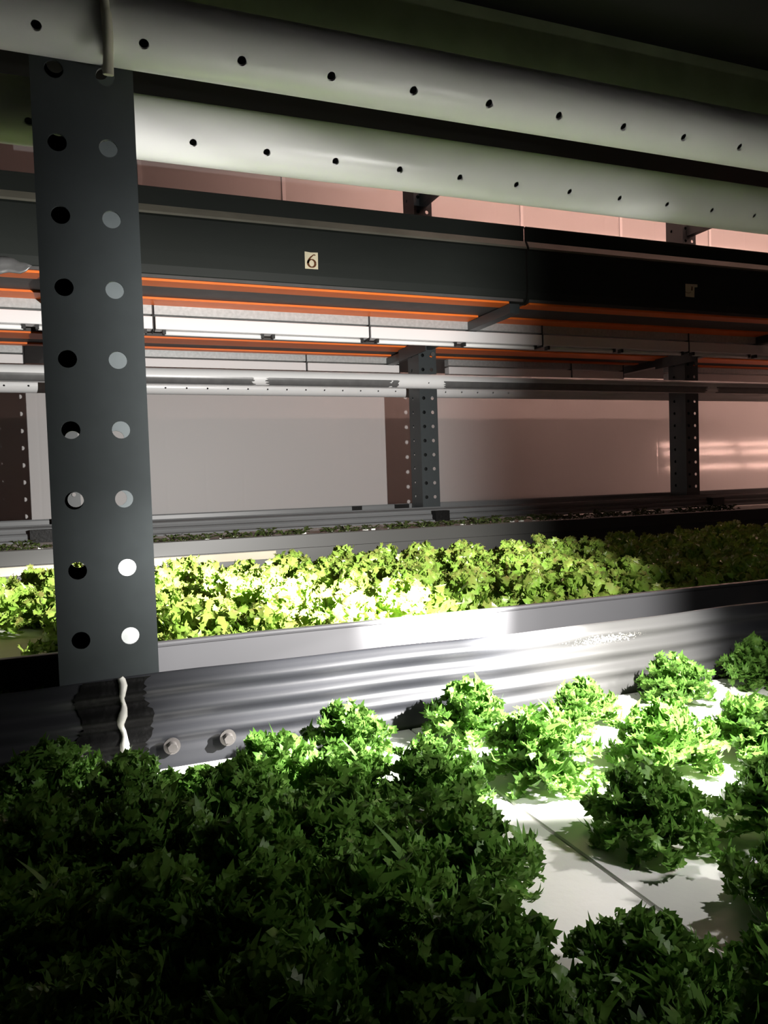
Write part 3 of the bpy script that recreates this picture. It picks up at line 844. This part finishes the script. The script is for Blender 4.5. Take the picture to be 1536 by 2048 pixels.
def bronze_spec(rg, f, i):
    inc = R(15+68*f)+rg.normal(0, .16)
    return dict(L=(.088-.004*f)*rg.uniform(.72, 1.08), a0=inc+R(16), a1=inc-R(34-14*f)+rg.normal(0, .3), az=i*GA+rg.normal(0, .3),
                blade=.0085*rg.uniform(.8, 1.3), nl=7, lobe_l=.0150, lobe_w=.0050, spike=.20, curl=.8, twist=rg.normal(0, .8))
CURLY = [head_mesh('frilly_lettuce_leaves', 11+s, 70, curly_spec, M['curly'], frill_leaf) for s in range(4)]
BRONZE = [head_mesh('crinkled_lettuce_leaves', 51+s, 52, bronze_spec, M['bronze'], frill_leaf) for s in range(4)]
rr_ = random.Random(77)
def plant(name, mesh, x, y, z, s, label, group=None, rz=None, sz=None):
    o = bpy.data.objects.new(name, mesh); C.objects.link(o)
    o.location = (x, y, z); o.rotation_euler = (rr_.uniform(-.1, .1), rr_.uniform(-.1, .1), rr_.uniform(0, 6.28) if rz is None else rz)
    o.scale = (s, s, sz or s)
    return tag(o, label, 'lettuce', group)
BZ = -.283
HEADS = [
 (.236, .728, .95, 'bright green frilly lettuce head leaning on the rippled liner, leftmost of the lit row'),
 (.378, .735, 1.0, 'bright green frilly lettuce head against the liner, second from left of the lit'),
 (.520, .722, .80, 'small bright frilly lettuce head behind the large sprawling one'),
 (.390, .605, 1.08, 'large sprawling bright green frilly head in the middle of the white boards'),
 (.672, .738, .92, 'frilly lettuce head against the right part of the liner beside its shadow'),
 (.819, .752, .95, 'frilly lettuce head at the back right corner of the near tray'),
 (.510, .578, 1.02, 'brightest yellow-green frilly head, near the right of the lit boards'),
 (.612, .560, 1.0, 'half visible bright frilly head at the right edge, beside the brightest head'),
 (.392, .462, .97, 'dark frilly head with lit top, directly in front of the brightest head'),
 (.490, .425, 1.0, 'dark frilly head cut by the right edge, lower right of the brightest head'),
 (.262, .578, 1.0, 'dark frilly head with toothed silhouette, left of the bare lit board'),
 (.196, .610, .92, 'dark green frilly head just in front of the leftmost lit head'),
 (.225, .450, 1.08, 'large dark frilly head in the lower middle, touching the board seam'),
 (.252, .298, .97, 'dark frilly head at the bottom centre, in front of the bare board'),
 (.402, .335, .95, 'dark frilly head at the lower right edge, beside the bare board'),
 (.148, .672, .95, 'dim frilly head to the right of the liner bolts'),
 (.084, .672, .62, 'small frilly head below the two liner bolts'),
 (-.040, .727, 1.0, 'dim frilly head at the back left, beside the black joint tape'),
]
for i, (x, y, s, lab) in enumerate(HEADS):
    plant('frilly_lettuce', CURLY[i % 4], x, y, BZ, s, lab)
DARK = [(.100, .602, 1.0), (.022, .655, 1.0), (.155, .520, 1.08), (.035, .560, 1.1), (.092, .490, 1.1), (-.040, .580, 1.05), (.155, .410, 1.12), (.085, .408, 1.1),
        (.022, .445, 1.1), (.175, .335, 1.1), (-.040, .465, 1.05), (-.01, .37, 1.05), (.07, .335, 1.08), (.13, .275, 1.05), (.215, .255, 1.0), (.33, .235, 1.0), (.02, .29, 1.0), (.45, .27, 1.0), (-.11, .66, 1.0), (-.115, .52, 1.0), (.335, .262, 1.0)]
for i, (x, y, s) in enumerate(DARK):
    plant('frilly_lettuce', CURLY[(i*3+1) % 4], x, y, BZ, s, 'dark frilly lettuce head in the crowded shadowed lower left of the near tray', 'frilly lettuces in the shadowed foreground')
for i in range(18):
    plant('frilly_lettuce', CURLY[i % 4], -.19-.135*(i // 6)-.06*(i % 2), .70-.125*(i % 6), BZ, 1.0, 'frilly lettuce head of the near tray just beyond the left edge of the photo', 'frilly lettuces left of the frame')
for i, (x, y) in enumerate([(.74, .60), (.76, .44), (.62, .40), (.60, .25), (.90, .62)]):
    plant('frilly_lettuce', CURLY[(i*3+2) % 4], x, y, BZ, 1.0, 'frilly lettuce head of the near tray just beyond the right edge of the photo', 'frilly lettuces right of the frame')

# dense bed of the second tray
rows = 8
for j in range(rows):
    y = 1.045+j*.122
    x = -.945+(.06 if j % 2 else 0)
    while x < 1.16*y+.14:
        px, py = x+rr_.uniform(-.016, .016), y+rr_.uniform(-.014, .014)
        s = rr_.uniform(.92, 1.12)
        if j and -.34 < px < .035 and y < 1.7 and rr_.random() < .93: x += .125; continue
        if j == 0: s *= .92; py -= .015*(px < .03)
        if px < -.02: lab, g = 'crinkled lettuce head of the second tray, left of the large post', 'crinkled lettuces left of the large post'
        elif px > .95 and px/ y > .72: lab, g = 'crinkled lettuce head in the unlit right end of the second tray', 'crinkled lettuces in the dark right end of the bed'
        elif j == 0: lab, g = 'crinkled lettuce head in the front row of the second tray, touching the grey rim', 'crinkled lettuces along the grey rim'
        else: lab, g = 'lit crinkled lettuce head with bronze edges amid the dense second tray', 'crinkled lettuces in the lit dense bed'
        plant('crinkled_lettuce', BRONZE[rr_.randrange(4)], px, py, -.288, s, lab, g, sz=s*(1.0 if j else .86))
        x += .125

# seedlings of the far tray
def seed_spec(rg, f, i):
    inc = R(rg.uniform(10, 60))
    return dict(L=.036*rg.uniform(.7, 1.2), W=.010*rg.uniform(.8, 1.2), a0=inc+.2, a1=inc-.7, az=i*GA+rg.normal(0, .4), ruff=.35, nlobe=2, nu=9, nv=5, spike=.2, lobe=.4)
SEED = [head_mesh('seedling_leaves', 90+s, 8, seed_spec, M['seedling']) for s in range(3)]
pm = MB().box(-.008, .008, -.008, .008, -.004, .010)
plug0 = pm.build('growing_plug', M['plug'])
plug_mesh = plug0.data; bpy.data.objects.remove(plug0)
xs = []
x = -.50
while x < 2.9:
    if not (-.18 < x < -.05) and not (.80 < x < .84): xs.append(x)
    x += .062
for x in xs:
    for row in range(2):
        if rr_.random() < .12: continue
        px, py = x+rr_.uniform(-.012, .012)+row*.03, 2.74+row*.11+rr_.uniform(-.02, .02)
        t = thing('seedling', 'tiny dark lettuce seedling in a white plug, in the far tray behind the narrow rim', 'seedling', (px, py, -.192), 'seedlings in the far tray')
        o = bpy.data.objects.new('leaves', SEED[rr_.randrange(3)]); C.objects.link(o); o.parent = t; o.rotation_euler = (0, 0, rr_.uniform(0, 6.28)); s = rr_.uniform(.8, 1.25); o.scale = (s, s, s*.8)
        o = bpy.data.objects.new('growing_plug', plug_mesh); C.objects.link(o); o.parent = t; o.rotation_euler = (0, 0, rr_.uniform(-.3, .3))
